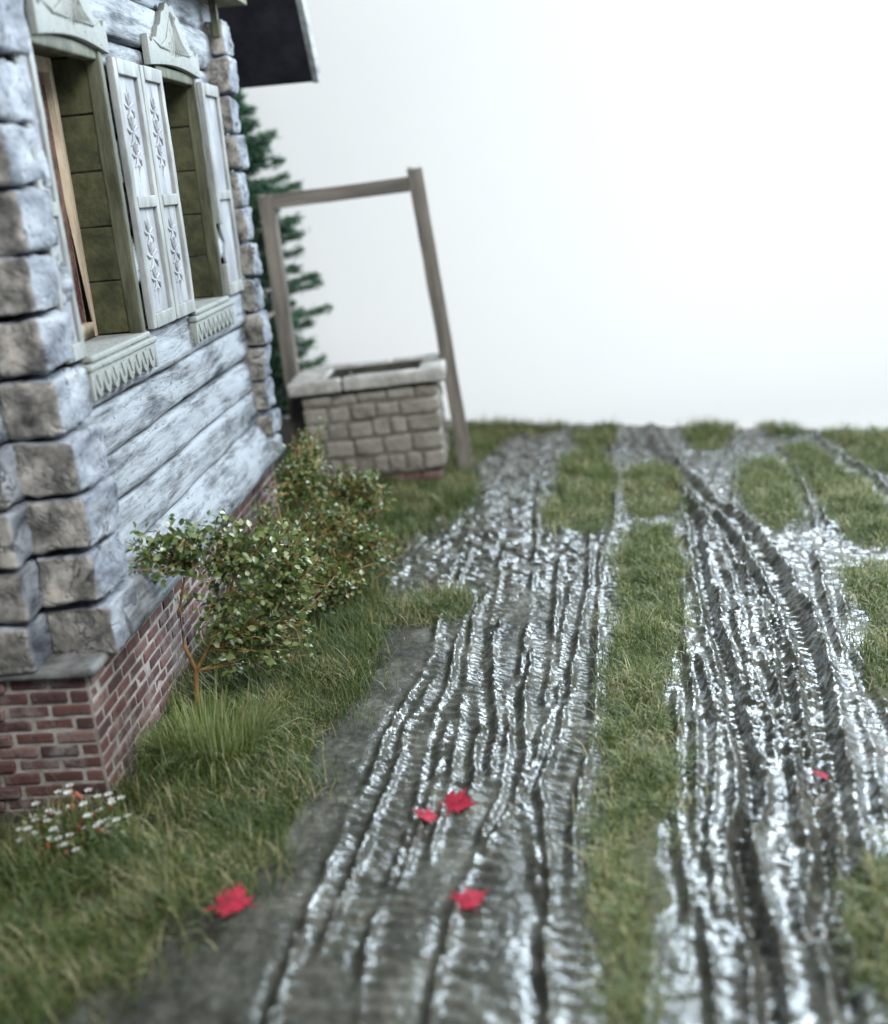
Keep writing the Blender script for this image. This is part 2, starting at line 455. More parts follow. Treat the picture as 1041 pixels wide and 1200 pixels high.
t = NT('wet_mud')
ga = t.n('ShaderNodeAttribute', attribute_name='grass'); wa = t.n('ShaderNodeAttribute', attribute_name='wet')
n1 = t.noise(3.2, 5, .65); n2 = t.noise(22, 5, .7)
mud = t.ramp(t.math('ADD', t.math('MULTIPLY', n1, .6), t.math('MULTIPLY', n2, .4)), [(.36, (.015, .016, .012)), (.5, (.040, .040, .031)), (.64, (.095, .094, .076))])
soil = t.ramp(n2, [(.35, (.03, .032, .018)), (.65, (.075, .075, .038))])
col = t.mix(ga.outputs['Fac'], mud, soil)
wetg = t.math('MULTIPLY', wa.outputs['Fac'], t.math('SUBTRACT', 1., ga.outputs['Fac']))
n3 = t.noise(5, 4, .6)
rough = t.math('SUBTRACT', .75, t.math('MULTIPLY', wetg, .25))
rough = t.math('ADD', rough, t.math('MULTIPLY', t.math('SUBTRACT', n3, .5), .25), True)
nr = t.bump(t.noise(26, 3, .55), .45, .02)
nr = t.bump(t.noise(70, 2, .5), .22, .008, nr)
MUD = t.out(col, rough, nr, .12)
t.l(t.math('MULTIPLY', wetg, t.ramp(t.noise(9, 4, .7), [(.30, (.35, .35, .35)), (.60, (1, 1, 1))])), t.b.inputs['Coat Weight']); t.b.inputs['Coat Roughness'].default_value = .07
t.l(nr, t.b.inputs['Coat Normal'])
ground = raw_mesh('muddy_ground', V, F, MUD, smooth=True, attr={'grass': np.concatenate([GM.ravel(), np.zeros(m)]), 'wet': np.concatenate([WET.ravel(), np.zeros(m)])})
tag(ground, 'wet dark mud ground churned by tyre and track ruts', 'ground', kind='structure')

# white paper sweep behind and below the model
bd = MB(); prof = [(-3.0, -.355)] + [(y, -.355) for y in (4, 10, 13.0)]
for k in range(1, 13):
    a_ = k / 12 * math.pi / 2
    prof.append((13.0 + 3.2 * math.sin(a_), -.355 + 3.2 * (1 - math.cos(a_))))
prof += [(16.2, 5.), (16.2, 6.6)]
VV = []; FF = []
for i, (y, z) in enumerate(prof): VV += [(-13, y, z), (15, y, z)]
for i in range(len(prof) - 1): FF.append((2 * i, 2 * i + 1, 2 * i + 3, 2 * i + 2))
bd.add(VV, FF)
tp = NT('white_paper'); cp = tp.ramp(tp.noise(.35, 3, .5), [(.3, (.90, .925, .93)), (.7, (.93, .945, .945))])
bdo = bd.build('backdrop', tp.out(cp, .9, None, .1), sharp=80)
tag(bdo, 'plain white paper backdrop sweeping up behind the diorama', 'backdrop', kind='structure')

# ------------------------------------------------------------------ grass
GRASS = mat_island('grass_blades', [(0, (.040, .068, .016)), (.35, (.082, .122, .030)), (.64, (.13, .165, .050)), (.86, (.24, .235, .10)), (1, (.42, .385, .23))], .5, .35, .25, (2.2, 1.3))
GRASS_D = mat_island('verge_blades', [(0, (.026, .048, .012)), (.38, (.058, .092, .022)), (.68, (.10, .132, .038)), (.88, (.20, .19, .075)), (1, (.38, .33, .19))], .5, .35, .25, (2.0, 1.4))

def blades(px, py, pz, length, width, lean, seed, name, mat, parent=None, upright=.5):
    r = np.random.default_rng(seed); n = len(px)
    az = r.uniform(0, 2 * np.pi, n)
    L = length * r.uniform(.5, 1.25, n) * np.clip(1 + .75 * fbm2(px, py, 3.6, seed, 2), .5, 1.8)
    L = np.where(r.uniform(0, 1, n) < .03, L * 1.6, L)
    th = np.clip(lean + r.normal(0, .42, n), 0, 1.5)
    dirx, diry = np.cos(az), np.sin(az)
    sx, sy = -diry, dirx
    V = np.zeros((n, 7, 3)); base = np.stack([px, py, pz], 1)
    cur = base.copy(); w = width * r.uniform(.6, 1.3, n)
    ang = th * .45
    side = np.stack([sx, sy, np.zeros(n)], 1)
    k = 0
    for s, fr in enumerate((0, .36, .36)):
        if s:
            step = L * fr
            cur = cur + np.stack([dirx * np.sin(ang) * step, diry * np.sin(ang) * step, np.cos(ang) * step], 1)
            ang = ang + th * .55
        ww = (w * (1, .85, .55)[s])[:, None]
        V[:, k] = cur - side * ww / 2; V[:, k + 1] = cur + side * ww / 2; k += 2
    step = L * .3
    V[:, 6] = cur + np.stack([dirx * np.sin(ang) * step, diry * np.sin(ang) * step, np.cos(ang) * step], 1)
    b = (np.arange(n) * 7)[:, None]
    tri = np.array([[0, 1, 3], [0, 3, 2], [2, 3, 5], [2, 5, 4], [4, 5, 6]])
    F = (b[:, :, None] + tri[None]).reshape(-1, 3)
    return raw_mesh(name, V.reshape(-1, 3), F, mat, parent, smooth=True)

def scatter(poly, n, seed, soft=.03, clump=5.):
    r = np.random.default_rng(seed); p = np.array(poly)
    lo, hi = p.min(0) - .05, p.max(0) + .05
    xs, ys = [], []; got = 0
    while got < n:
        x = r.uniform(lo[0], hi[0], n); y = r.uniform(lo[1], hi[1], n)
        ok = inpoly(x + r.normal(0, soft, n) * r.uniform(0, 1, n) + .07 * fbm2(x, y, 4.5, seed + 9, 3), y + r.normal(0, soft * 1.5, n) + .08 * fbm2(x, y, 4.5, seed + 19, 3), poly)
        ok &= r.uniform(0, 1, n) < .62 + 1.0 * fbm2(x, y, clump, seed, 2)
        ok &= y < far_y(x) - .01
        xs.append(x[ok]); ys.append(y[ok]); got += ok.sum()
        if len(xs) > 200: break
    return np.concatenate(xs)[:n], np.concatenate(ys)[:n]

def area(p):
    p = np.array(p); x, y = p[:, 0], p[:, 1]
    return abs(np.dot(x, np.roll(y, 1)) - np.dot(y, np.roll(x, 1))) / 2

def grass(key, name, label, dens=5200, length=.105, width=.0050, lean=.95, mat=None, soft=.09):
    p = POLY[key]; n = int(area(p) * dens)
    sd = sum(map(ord, key))
    x, y = scatter(p, n, sd, soft)
    z = height(x, y) - .006
    o = blades(x, y, z, length, width, lean, sd + 1, name, mat or GRASS)
    return tag(o, label, 'grass', kind='stuff')

grass('strip', 'grass_strip', 'long narrow strip of short grass running between the two wheel tracks', 9500)
grass('patchA', 'grass_patch', 'grass patch in the left track, beside the top end of the long strip', 6500)
grass('patchA2', 'grass_patch', 'small grass patch on the far edge straight behind the left track', 6500)
grass('patchB', 'grass_patch', 'round grass patch just beyond the end of the long strip', 6500)
grass('patchC', 'grass_patch', 'pale grass patch on the far edge in the middle of the right track', 6500)
grass('patchD', 'grass_patch', 'oval grass patch enclosed by ruts of the right track', 6500)
grass('patchE', 'grass_patch', 'long slanting grass patch beyond the right track', 6000)
grass('patchF', 'grass_patch', 'grass at the far right corner of the diorama', 6000)
grass('patchF2', 'grass_patch', 'thin grass tuft line on the far edge right of the pale patch', 6500)
grass('patchG', 'grass_patch', 'grass patch with curved edge at the right rim of the ruts', 7000)
grass('patchH', 'grass_patch', 'blurred grass patch at the near right edge of the mud', 9000)
grass('patchI', 'grass_patch', 'grass around the foot of the well post on the far edge', 6500)
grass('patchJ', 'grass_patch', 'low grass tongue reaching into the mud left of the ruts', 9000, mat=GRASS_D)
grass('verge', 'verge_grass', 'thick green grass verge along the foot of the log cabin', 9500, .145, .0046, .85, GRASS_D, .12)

# a taller pale-tipped tuft at the cabin corner
def tuft(cx, cy, rx, ry, n, ln, name, label, seed, mat):
    r = np.random.default_rng(seed)
    a_ = r.uniform(0, 2 * np.pi, n); q = np.sqrt(r.uniform(0, 1, n))
    x = cx + rx * q * np.cos(a_); y = cy + ry * q * np.sin(a_)
    e = empty(name, (cx, cy, float(height_at(cx, cy)[0]) - .01), label, 'grass tuft')
    blades(x, y, height(x, y) - .01, ln, .0048, .55, seed, 'blades', mat, e)
    return e
TUFT = mat_island('tuft_blades', [(0, (.08, .14, .03)), (.4, (.14, .20, .05)), (.7, (.25, .29, .11)), (1, (.44, .43, .26))], .5, .35, .25)
tuft(-1.62, 4.72, .27, .16, 1500, .27, 'grass_tuft', 'tall pale tipped grass tuft by the near brick corner of the cabin', 301, TUFT)

# ------------------------------------------------------------------ cabin
cab = empty('log_cabin', (-2.9, 6.3, 0.0), 'whitewashed weathered log cabin on a red brick plinth, shutters open', 'cabin')
WASH = mat_whitewash('whitewashed_log', (1, .13, 1))
WASHT = mat_whitewash('washed_trim', (1, .5, .5), .20, (.175, .185, .173), (.04, .043, .042), .4)
LOGEND = mat_logend('log_end')
OLIVE = mat_simple('olive_reveal', (.018, .020, .008), (.056, .058, .026), 9, .7, .5)
DARKWOOD = mat_simple('dark_jamb', (.026, .028, .014), (.088, .092, .058), 12, .7, .5, (1, 1, .2))
PANE = mat_simple('curtained_pane', (.035, .010, .012), (.15, .085, .075), 14, .25, .1, spec=.5)
CASE = mat_simple('casement_paint', (.30, .245, .175), (.47, .39, .29), 16, .6, .3, (1, 1, .3))
SHUT = mat_simple('shutter_paint', (.12, .128, .122), (.255, .265, .255), 9, .65, .35, (1, 1, .35))
PANEL = mat_simple('shutter_panel_paint', (.145, .152, .163), (.27, .278, .29), 7, .7, .3, (1, 1, .4))
ROOFM = mat_simple('tarred_roof', (.006, .006, .009), (.016, .016, .022), 6, .85, .4, spec=.15)
VERGE = mat_simple('verge_board_paint', (.12, .125, .12), (.30, .31, .31), 10, .8, .4, (1, .2, 1))
t = NT('plinth_brick'); g_ = t.n('ShaderNodeNewGeometry')
bc = t.ramp(g_.outputs['Random Per Island'], [(0, (.055, .030, .030)), (.4, (.085, .042, .038)), (.75, (.115, .058, .050)), (1, (.15, .095, .085))])
bc = t.mix(t.ramp(t.noise(5, 5, .7), [(.5, (0, 0, 0)), (.68, (.55, .55, .55))]), bc, (.26, .245, .235))
bc = t.mix(t.ramp(t.noise(18, 4, .7), [(.56, (0, 0, 0)), (.66, (.7, .7, .7))]), bc, (.035, .025, .025))
BRICK = t.out(bc, .85, t.bump(t.noise(40, 4, .65), .5, .01), .2)
MORTAR = mat_simple('lime_mortar', (.16, .145, .13), (.34, .315, .29), 9, .9, .5)
CONC = mat_simple('plinth_cap', (.05, .052, .05), (.19, .195, .19), 7, .85, .5)

# facade logs, broken where the windows are
W1 = (4.89, 5.66); W2 = (6.61, 7.35); WZ = (1.96, 3.30)
ZB = [.98 + .242 * k for k in range(0, 13)]
logs = MB()
for k in range(len(ZB) - 1):
    z0, z1 = ZB[k] + .007, ZB[k + 1] - .007
    spans = [(4.75, 8.2)]
    if z1 > WZ[0] + .02 and z0 < WZ[1] - .02:
        spans = [(4.75, W1[0] - .02), (W1[1] + .02, W2[0] - .02), (W2[1] + .02, 8.2)]
    for s, (a0, a1) in enumerate(spans):
        dx = .012 * math.sin(k * 2.7)
        logs.block(-2.32, WALLX + dx, a0, a1, z0, z1, .036, (2, max(4, int((a1 - a0) / .035)), 7), .024, 4., 11 + k, (1, .3, 1), .008)
facade = logs.build('log_wall', WASH, cab, sharp=70)
# sloping bottom log
sl = MB()
for k in range(1):
    ys = np.linspace(4.62, 8.12, 110); prof = [(-2.2, 1.0), (-1.985, .985), (-1.955, .965), (-1.90, .86), (-1.855, .745), (-1.86, .70), (-1.90, .672), (-2.2, .672)]
    Vv = []; 
    for y in ys:
        for (x, z) in prof: Vv.append((x, y, z))
    Vv = np.array(Vv); nz_ = fbm(Vv * np.array([7, 1.6, 7]), 91, 3)
    mk = (Vv[:, 0] > -2.1); Vv[:, 0] += mk * .012 * nz_; Vv[:, 2] += mk * .010 * nz_
    m_ = len(prof); Ff = []
    for i in range(len(ys) - 1):
        for j in range(m_): Ff.append((i * m_ + j, i * m_ + (j + 1) % m_, (i + 1) * m_ + (j + 1) % m_, (i + 1) * m_ + j))
    Ff.append(tuple(range(m_))); Ff.append(tuple(range((len(ys) - 1) * m_, len(ys) * m_))[::-1])
    sl.add(Vv, Ff)
sl.build('sill_log', WASH, cab, sharp=60)
# upright seams left by the timber joints
# corner stacks of log ends
def stack(x0, x1, y0, y1, zz, seed, name, jx=.020, r=.024, flare=0.):
    b = MB()
    for k in range(len(zz) - 1):
        q = np.random.default_rng(seed + k).uniform(-1, 1, 4) * jx
        b.block(x0 + q[0], x1 + q[1] + flare * max(0, 1 - k / 5), y0 + q[2], y1, zz[k] + .012 + q[0] * .5, zz[k + 1] - .010, r, (7, 9, 7), .030, 6., seed + k, (1, 1, 1), .012)
    return b.build(name, LOGEND, cab, sharp=70)
zs = [.68] + [.93 + .252 * k for k in range(13)]
stack(-2.17, -1.935, 4.42, 4.79, zs, 400, 'log_corner', flare=.055)
stack(-2.75, -2.155, 4.26, 4.72, [z - .04 + .03 for z in zs], 440, 'log_corner')
stack(-2.10, -1.855, 7.87, 8.12, [.72, .86] + [1.05 + .243 * k for k in range(12)], 480, 'log_corner')
# near gable return wall (logs seen past the corner) and hidden sides
fw = MB()
for k in range(len(ZB) - 1):
    fw.block(-5.2, -2.76, 4.5, 4.8, ZB[k] - .02, ZB[k + 1] - .03, .06, (40, 2, 6), .014, 4., 600 + k, (.22, 1, 1))
fw.box(-5.2, -4.9, 4.8, 8.1, .68, 3.95); fw.box(-4.9, -2.33, 7.95, 8.2, .68, 3.95)
fw.build('side_wall', WASH, cab, sharp=70)

# brick plinth: real bricks in a mortar bed
mo = MB(); mo.box(-5.2, -1.978, 4.317, 8.24, -.1, .655); mo.build('plinth_mortar', MORTAR, cab)
br = MB(); ch = .0655
for row in range(11):
    z0 = -.060 + row * ch; z1 = z0 + ch - .016
    off = (row % 2) * .095 + rng.uniform(-.015, .015)
    y = 4.318 - off
    while y < 8.24:
        L_ = .19 + rng.uniform(-.012, .012); a0, a1 = max(y, 4.318), min(y + L_ - .020, 8.24)
        if a1 - a0 > .02:
            px_ = rng.uniform(-.006, .004)
            br.block(-2.05, -1.972 + px_, a0, a1, z0, z1, .007, (2, 4, 3), .004, 14, row * 31 + int(y * 10))
        y += L_
    x = -1.978 + off - .19 * 0
    x1_ = -1.99
    first = True
    while x1_ > -3.6:
        L_ = (.19 if not first or row % 2 == 0 else .10) + rng.uniform(-.012, .012); first = False
        px_ = rng.uniform(-.004, .006) - (.016 if x1_ < -2.30 else 0)
        br.block(x1_ - L_ + .020, x1_, 4.309 + px_, 4.40, z0, z1, .007, (4, 2, 3), .004, 14, row * 17 + int(-x1_ * 10))
        x1_ -= L_
br.build('brick_plinth', BRICK, cab, sharp=60)
cp_ = MB(); cp_.block(-5.2, -1.93, 4.27, 8.26, .656, .70, .018, (30, 40, 2), .012, 5, 77); cp_.build('plinth_cap', CONC, cab, sharp=60)
ft = MB(); ft.block(-5.2, -1.90, 4.27, 8.28, -.12, -.012, .02, (20, 30, 2), .012, 5, 79)
ft.build('plinth_footing', mat_simple('mossy_footing', (.05, .05, .025), (.13, .115, .075), 9, .9, .5), cab, sharp=60)

# windows: a deep reveal with jambs, casement, pane, sill, carved apron
def window(y0, y1, broken=False):
    z0, z1 = WZ
    xi = -2.20
    w = MB()
    # lining of four thick boards/blocks (courses read on the far jamb)
    for j in range(5):
        a = z0 + (z1 - z0) * j / 5; b = z0 + (z1 - z0) * (j + 1) / 5
        w.block(xi - .08, WALLX - .005, y1 - .005, y1 + .06, a + .003, b - .003, .008, (6, 2, 5), .006, 6, 700 + j)
        w.block(xi - .08, WALLX - .005, y0 - .06, y0 + .005, a + .003, b - .003, .008, (6, 2, 5), .006, 6, 720 + j)
    w.box(xi - .08, WALLX - .005, y0 - .06, y1 + .06, z1, z1 + .04)
    wn = w.build('window', OLIVE, cab, sharp=50)
    jb = MB()
    for s, y in ((0, y0), (1, y1)):
        a0, a1 = (y - .045, y + .012) if s == 0 else (y - .012, y + .045)
        jb.block(-2.02, -1.985 if s == 0 else -1.945, a0, a1, z0 - .02, z1 + .02, .012, (2, 2, 26), .006, 7, 740 + s, (1, 1, .3))
    jb.block(-2.02, -1.955, y0 - .02, y1 + .04, z1 - .03, z1 + .035, .012, (2, 16, 2), .005, 7, 744)
    jb.build('jamb', DARKWOOD, wn)
    cs = MB(); zc = (z0 + z1) / 2 + .12
    for (a0, a1, b0, b1) in ((y0, y0 + .07, z0, z1), (y1 - .050, y1 - .006, z0, z1), (y0 + .07, y1 - .050, z0, z0 + .075), (y0 + .07, y1 - .050, z1 - .07, z1), ((y0 + y1) / 2 - .022, (y0 + y1) / 2 + .022, z0 + .075, z1 - .07)):
        cs.box(xi - .05, xi + .015 + .002 * (b0 == z0), a0, a1, b0, b1)
    cs.build('casement', CASE, wn, bevel=.005)
    pn = MB(); pn.box(xi - .045, xi - .02, y0 + .05, y1 - .05, z0 + .05, z1 - .05); pn.build('pane', PANE, wn)
    si = MB(); si.block(xi - .02, -1.925, y0 - .03, y1 + .05, z0 - .035, z0 - .003, .012, (6, 20, 2), .005, 7, 760)
    si.build('window_sill', WASHT, wn)
    # apron: board with scallops and hanging teeth, cut as one outline
    a0, a1 = y0 - .10, y1 + .07
    pts = []; n = 8; zt, zb = z0 - .037, z0 - .160
    pts.append((a0, zt)); pts.append((a0, zb - .035)); pts.append((a0 + .03, zb - .035))
    span = a1 - a0 - .06
    for k in range(n):
        c0 = a0 + .03 + span * k / n; c1 = a0 + .03 + span * (k + 1) / n
        for s in range(7):
            u = s / 6; pts.append((c0 + (c1 - c0) * u, zb + .045 - .075 * math.sin(math.pi * u) ** .7))
    pts += [(a1 - .03, zb - .035), (a1, zb - .035), (a1, zt)]
    ap = MB(); ap.prism(pts, 'x', -1.965, -1.915)
    for k in range(n):                                   # raised drops on the apron
        c = a0 + .03 + span * (k + .5) / n
        ap.prism([(c - .028, zt - .045), (c, zt - .115), (c + .028, zt - .045)], 'x', -1.915, -1.909)
    ap.block(-1.96, -1.905, a0 - .01, a1 + .01, zt - .028, zt + .002, .01, (2, 16, 2), .003, 8, 770)
    ap.build('apron', WASHT, wn, bevel=.004, sharp=35)
    return wn
window(*W1); window(*W2)

# carved head boards
def pediment(y0, y1, z0, hgt, lowc):
    c = (y0 + y1) / 2; hw = (y1 - y0) / 2
    pts = [(y0, z0)]
    N = 40
    for k in range(N + 1):
        u = k / N; y = y0 + (y1 - y0) * u; d = abs(u - .5) * 2
        z = z0 + hgt * (.36 + .64 * (0.5 + .5 * math.cos(math.pi * min(1, d * 1.12))) ) if d < .93 else z0 + hgt * .40
        z += .012 * math.cos(u * math.pi * 18)
        pts.append((y, z))
    pts.append((y1, z0))
    for k in range(1, 12):
        u = k / 12; pts.append((y1 - (y1 - y0) * u, z0 + lowc * math.sin(math.pi * u)))
    p = MB(); p.prism(pts, 'x', -1.965, -1.925)
    o = p.build('pediment', WASHT, cab, bevel=.006, sharp=35)
    r = MB()                                              # low carved fan
    top = z0 + hgt * .80
    for k in range(-7, 8):
        u = k / 7
        yb = c + u * hw * .80; zb_ = z0 + .05 + lowc + .06 * abs(u)
        r.tube([(-1.927, c + u * .03, top), (-1.923, c + u * hw * .30, z0 + hgt * .50 - .02 * abs(u)), (-1.922, c + u * hw * .55, z0 + hgt * .30), (-1.927, yb, zb_)], [.006, .008, .009, .005], 6)
    r.tube([(-1.927, c, top + .03), (-1.924, c, top), (-1.926, c, top - .05)], [.012, .03, .012], 8)
    r.build('carving', WASHT, o)
pediment(4.90, 5.76, 3.305, .36, .035)
pediment(6.42, 7.44, 3.315, .37, .03)

# shutters: leaf with rails, two panels, a carved rosette on each
def shutter(y0, y1, broken=False, near=False):
    z0, z1 = 1.955, 3.295; x0, x1 = (-1.985, -1.955) if near else (-1.955, -1.918)
    st, rl, zc = (.045 if near else .058), .075, 2.60
    f = MB()
    def chip(ys, zz0, zz1, seed): f.block(x0, x1, ys[0], ys[1], zz0, zz1, .007, (1, 1, 22), .005, 9, seed, (1, 1, .6))
    if broken: chip((y0, y0 + st), 2.42, z1, 801); chip((y0 + .012, y0 + st), z0, 2.16, 804)
    else: chip((y0, y0 + st), z0, z1, 801)
    chip((y1 - st, y1), z0, z1, 802)
    for a, b in ((z0, z0 + rl), (zc - .03, zc + .03), (z1 - rl, z1)):
        f.block(x0 + .002, x1 + .004, y0 + st - .004, y1 - st + .004, a, b, .006, (1, 8, 1), .003, 9, 810)
    o = f.build('shutter', SHUT, cab, sharp=50)
    p = MB()
    if broken:
        p.prism([(y0 + st - .02, z1 - rl + .01), (y1 - st + .01, z1 - rl + .01), (y1 - st + .01, z0 + rl - .01), (y0 + st - .01, z0 + rl - .01), (y0 + st + .05, 2.12), (y0 + st + .02, 2.2), (y0 + st + .06, 2.3), (y0 + st - .02, 2.42)], 'x', x0 + .003, x0 + .018)
    else: p.box(x0 + .003, x0 + .018, y0 + st - .01, y1 - st + .01, z0 + rl - .01, z1 - rl + .01)
    p.build('panel', PANEL, o)
    yc = (y0 + y1) / 2; hw = (y1 - y0) / 2 - st
    if broken or hw < .06: return o
    for zm in ((z0 + zc) / 2 + .04, (zc + z1) / 2):
        r = MB(); q = x0 + .0165
        for dz, s in ((.12, .8), (0, 1), (-.12, .8)):
            for k in range(7):
                a = k * 2 * math.pi / 7 + .3; R = hw * .62 * s
                r.tube([(q, yc, zm + dz), (q + .004, yc + math.cos(a + .2) * R * .6, zm + dz + math.sin(a + .2) * R * .66), (q, yc + math.cos(a) * R, zm + dz + math.sin(a) * R * 1.1)], [.006, .010, .006], 6)
        r.tube([(q, yc, zm - .25), (q + .002, yc, zm), (q, yc, zm + .25)], [.003, .008, .003], 5)
        r.build('rosette', PANEL, o)
    return o
shutter(4.69, 4.885, near=True); shutter(5.76, 6.17); shutter(6.185, 6.575)
b_ = shutter(7.41, 7.83, True)
b_['label'] = 'shutter with a broken stile and torn panel'

# pent ledge over the windows, bracket, roof
ld = MB(); ld.block(-2.25, -1.74, 4.2, 8.25, 3.83, 3.90, .012, (4, 60, 2), .006, 6, 850, (1, .3, 1))
ld.build('pent_ledge', mat_simple('ledge_wood', (.08, .085, .05), (.20, .20, .14), 9, .8, .4, (1, .2, 1)), cab)
bk = MB(); bk.block(-1.92, -1.87, 7.86, 7.91, 3.60, 3.83, .008, (1, 1, 8), .004, 9, 860); bk.build('bracket', DARKWOOD, cab)
gb = MB(); gb.prism([(4.3, 3.90), (8.2, 3.90), (6.25, 6.75)], 'x', -2.3, -2.02); gb.build('gable', WASH, cab)
rf = MB(); sl_ = 1.42; ye, ze = 9.02, 3.37; yr = 6.25; zr = ze + (ye - yr) * sl_; yn = 2 * yr - ye
th = .13
nrm = np.array([sl_, 1]) / math.hypot(sl_, 1)
for s in (1, -1):
    e = (ye if s > 0 else yn); 
    rf.prism([(e, ze), (yr, zr), (yr, zr + th * 1.7), (e + s * nrm[0] * th, ze + nrm[1] * th)], 'x', -5.6, -1.475)
ro = rf.build('roof', ROOFM, cab, sharp=30)
for s in (1, -1):
    vb = MB(); e = (ye if s > 0 else yn) + s * .004
    vb.prism([(e - s * .0, ze - .012), (yr, zr - .012), (yr, zr + th * 1.7 + .02), (e + s * nrm[0] * (th + .012), ze + nrm[1] * (th + .01))], 'x', -1.473, -1.425)
    vb.build('verge_board', VERGE, ro, bevel=.006)

# ------------------------------------------------------------------ well
well = empty('stone_well', (-1.32, 9.65, -.05), 'square grey stone well with a leaning timber hoist frame', 'well', rot=(0, math.radians(-2.3), math.radians(1.0)))
t = NT('well_stone')
sc = t.ramp(t.noise(7, 5, .65), [(.32, (.11, .10, .082)), (.5, (.19, .178, .152)), (.7, (.26, .245, .215))])
g_ = t.n('ShaderNodeNewGeometry'); sc = t.mix(.35, sc, t.ramp(g_.outputs['Random Per Island'], [(0, (.14, .128, .106)), (1, (.25, .235, .20))]))
STONE = t.out(sc, .85, t.bump(t.noise(24, 5, .65), .6, .02), .25)
CAPM = mat_simple('well_cap_stone', (.20, .192, .172), (.37, .36, .335), 8, .85, .5, dist=.02)
POST = mat_simple('weathered_post', (.075, .068, .058), (.20, .18, .155), 9, .8, .6, (1, 1, .12), dist=.015)
BEAM = mat_simple('weathered_beam', (.068, .062, .053), (.19, .17, .148), 9, .8, .6, (.12, 1, 1), dist=.015)
wx0, wx1, wy0, wy1 = -1.895, -.715, 9.28, 10.0
wb = MB(); zc = [.16, .335, .50, .655, .80, .905]
rw = np.random.default_rng(5)
for k in range(5):
    z0, z1 = zc[k] + .004, zc[k + 1] - .004
    for side in range(4):
        a0, a1 = (wx0, wx1) if side < 2 else (wy0 + .12, wy1 - .12)
        x = a0; i = 0
        while x < a1 - .02:
            L_ = rw.uniform(.15, .27) if k else rw.uniform(.12, .17)
            if a1 - (x + L_) < .10: L_ = a1 - x
            b0, b1 = x + .003, x + L_ - .003
            q = rw.uniform(-.012, .012); zz = rw.uniform(-.008, .008, 2)
            kw = dict(r=.035, n=(7, 7, 6), amp=.018, fr=7., seed=900 + k * 50 + side * 13 + i, amp2=.005)
            if side == 0: wb.block(b0, b1, wy0 + q, wy0 + .13, z0 + zz[0], z1 + zz[1], **kw)
            elif side == 1: wb.block(b0, b1, wy1 - .13, wy1 + q, z0 + zz[0], z1 + zz[1], **kw)
            elif side == 2: wb.block(wx1 - .13, wx1 + q, b0, b1, z0 + zz[0], z1 + zz[1], **kw)
            else: wb.block(wx0 + q, wx0 + .13, b0, b1, z0 + zz[0], z1 + zz[1], **kw)
            x += L_; i += 1
wb.build('well_wall', STONE, well, sharp=70)
wm = MB()
for (a, b, c, d) in ((wx0 + .025, wx1 - .025, wy0 + .018, wy0 + .12), (wx0 + .025, wx1 - .025, wy1 - .12, wy1 - .025), (wx0 + .025, wx0 + .12, wy0 + .12, wy1 - .12), (wx1 - .12, wx1 - .025, wy0 + .12, wy1 - .12)):
    wm.box(a, b, c, d, .16, .91)
wm.build('wall_mortar', mat_simple('well_mortar', (.075, .068, .055), (.15, .14, .115), 12, .9, .5), well)
wc = MB(); cx0, cx1, cy0, cy1 = -1.985, -.635, 9.22, 10.06
hx0, hx1, hy0, hy1 = -1.66, -.86, 9.35, 9.93
kw = dict(r=.03, amp=.012, fr=6., amp2=.004)
wc.block(cx0, -1.52, cy0, hy0, .925, 1.045, n=(10, 6, 4), seed=1001, **kw)
wc.block(-1.51, cx1, cy0, hy0, .925, 1.045, n=(20, 6, 4), seed=1002, **kw)
wc.block(cx0, -1.15, hy1, cy1, .925, 1.045, n=(16, 6, 4), seed=1003, **kw)
wc.block(-1.14, cx1, hy1, cy1, .925, 1.045, n=(12, 6, 4), seed=1004, **kw)
wc.block(cx0, hx0, hy0 + .004, hy1 - .004, .927, 1.043, n=(8, 8, 4), seed=1005, **kw)
wc.block(hx1, cx1, hy0 + .004, hy1 - .004, .927, 1.043, n=(8, 8, 4), seed=1006, **kw)
wc.build('well_cap', CAPM, well, sharp=70)
wi = MB()
for (a, b, c, d) in ((hx0, hx1, hy1 - .006, hy1 + .02), (hx0, hx1, hy0 - .02, hy0 + .006), (hx0 - .02, hx0 + .006, hy0 + .006, hy1 - .006), (hx1 - .006, hx1 + .02, hy0 + .006, hy1 - .006)):
    wi.box(a, b, c, d, .30, 1.02)
wi.box(hx0, hx1, hy0, hy1, .25, .30)
wi.build('shaft_shade', mat_simple('dark_shaft_shade', (.020, .020, .016), (.06, .058, .046), 9, .6, .5), well)  # dark sheets added to darken the well mouth, shade put in as colour
wf = MB(); 
for k, z in enumerate((-.02, .065)):
    x = wx0 + .03
    while x < wx1 - .05:
        L_ = min(.19 + rw.uniform(-.01, .01), wx1 - .03 - x)
        wf.block(x, x + L_ - .012, wy0 + .04, wy0 + .16, z, z + .075, .008, (4, 2, 3), .005, 12, 1100 + int(x * 20))
        x += L_
wf.box(wx0 + .04, wx1 - .04, wy0 + .055, wy1 - .04, -.05, .155)
wf.build('brick_footing', BRICK, well, sharp=50)
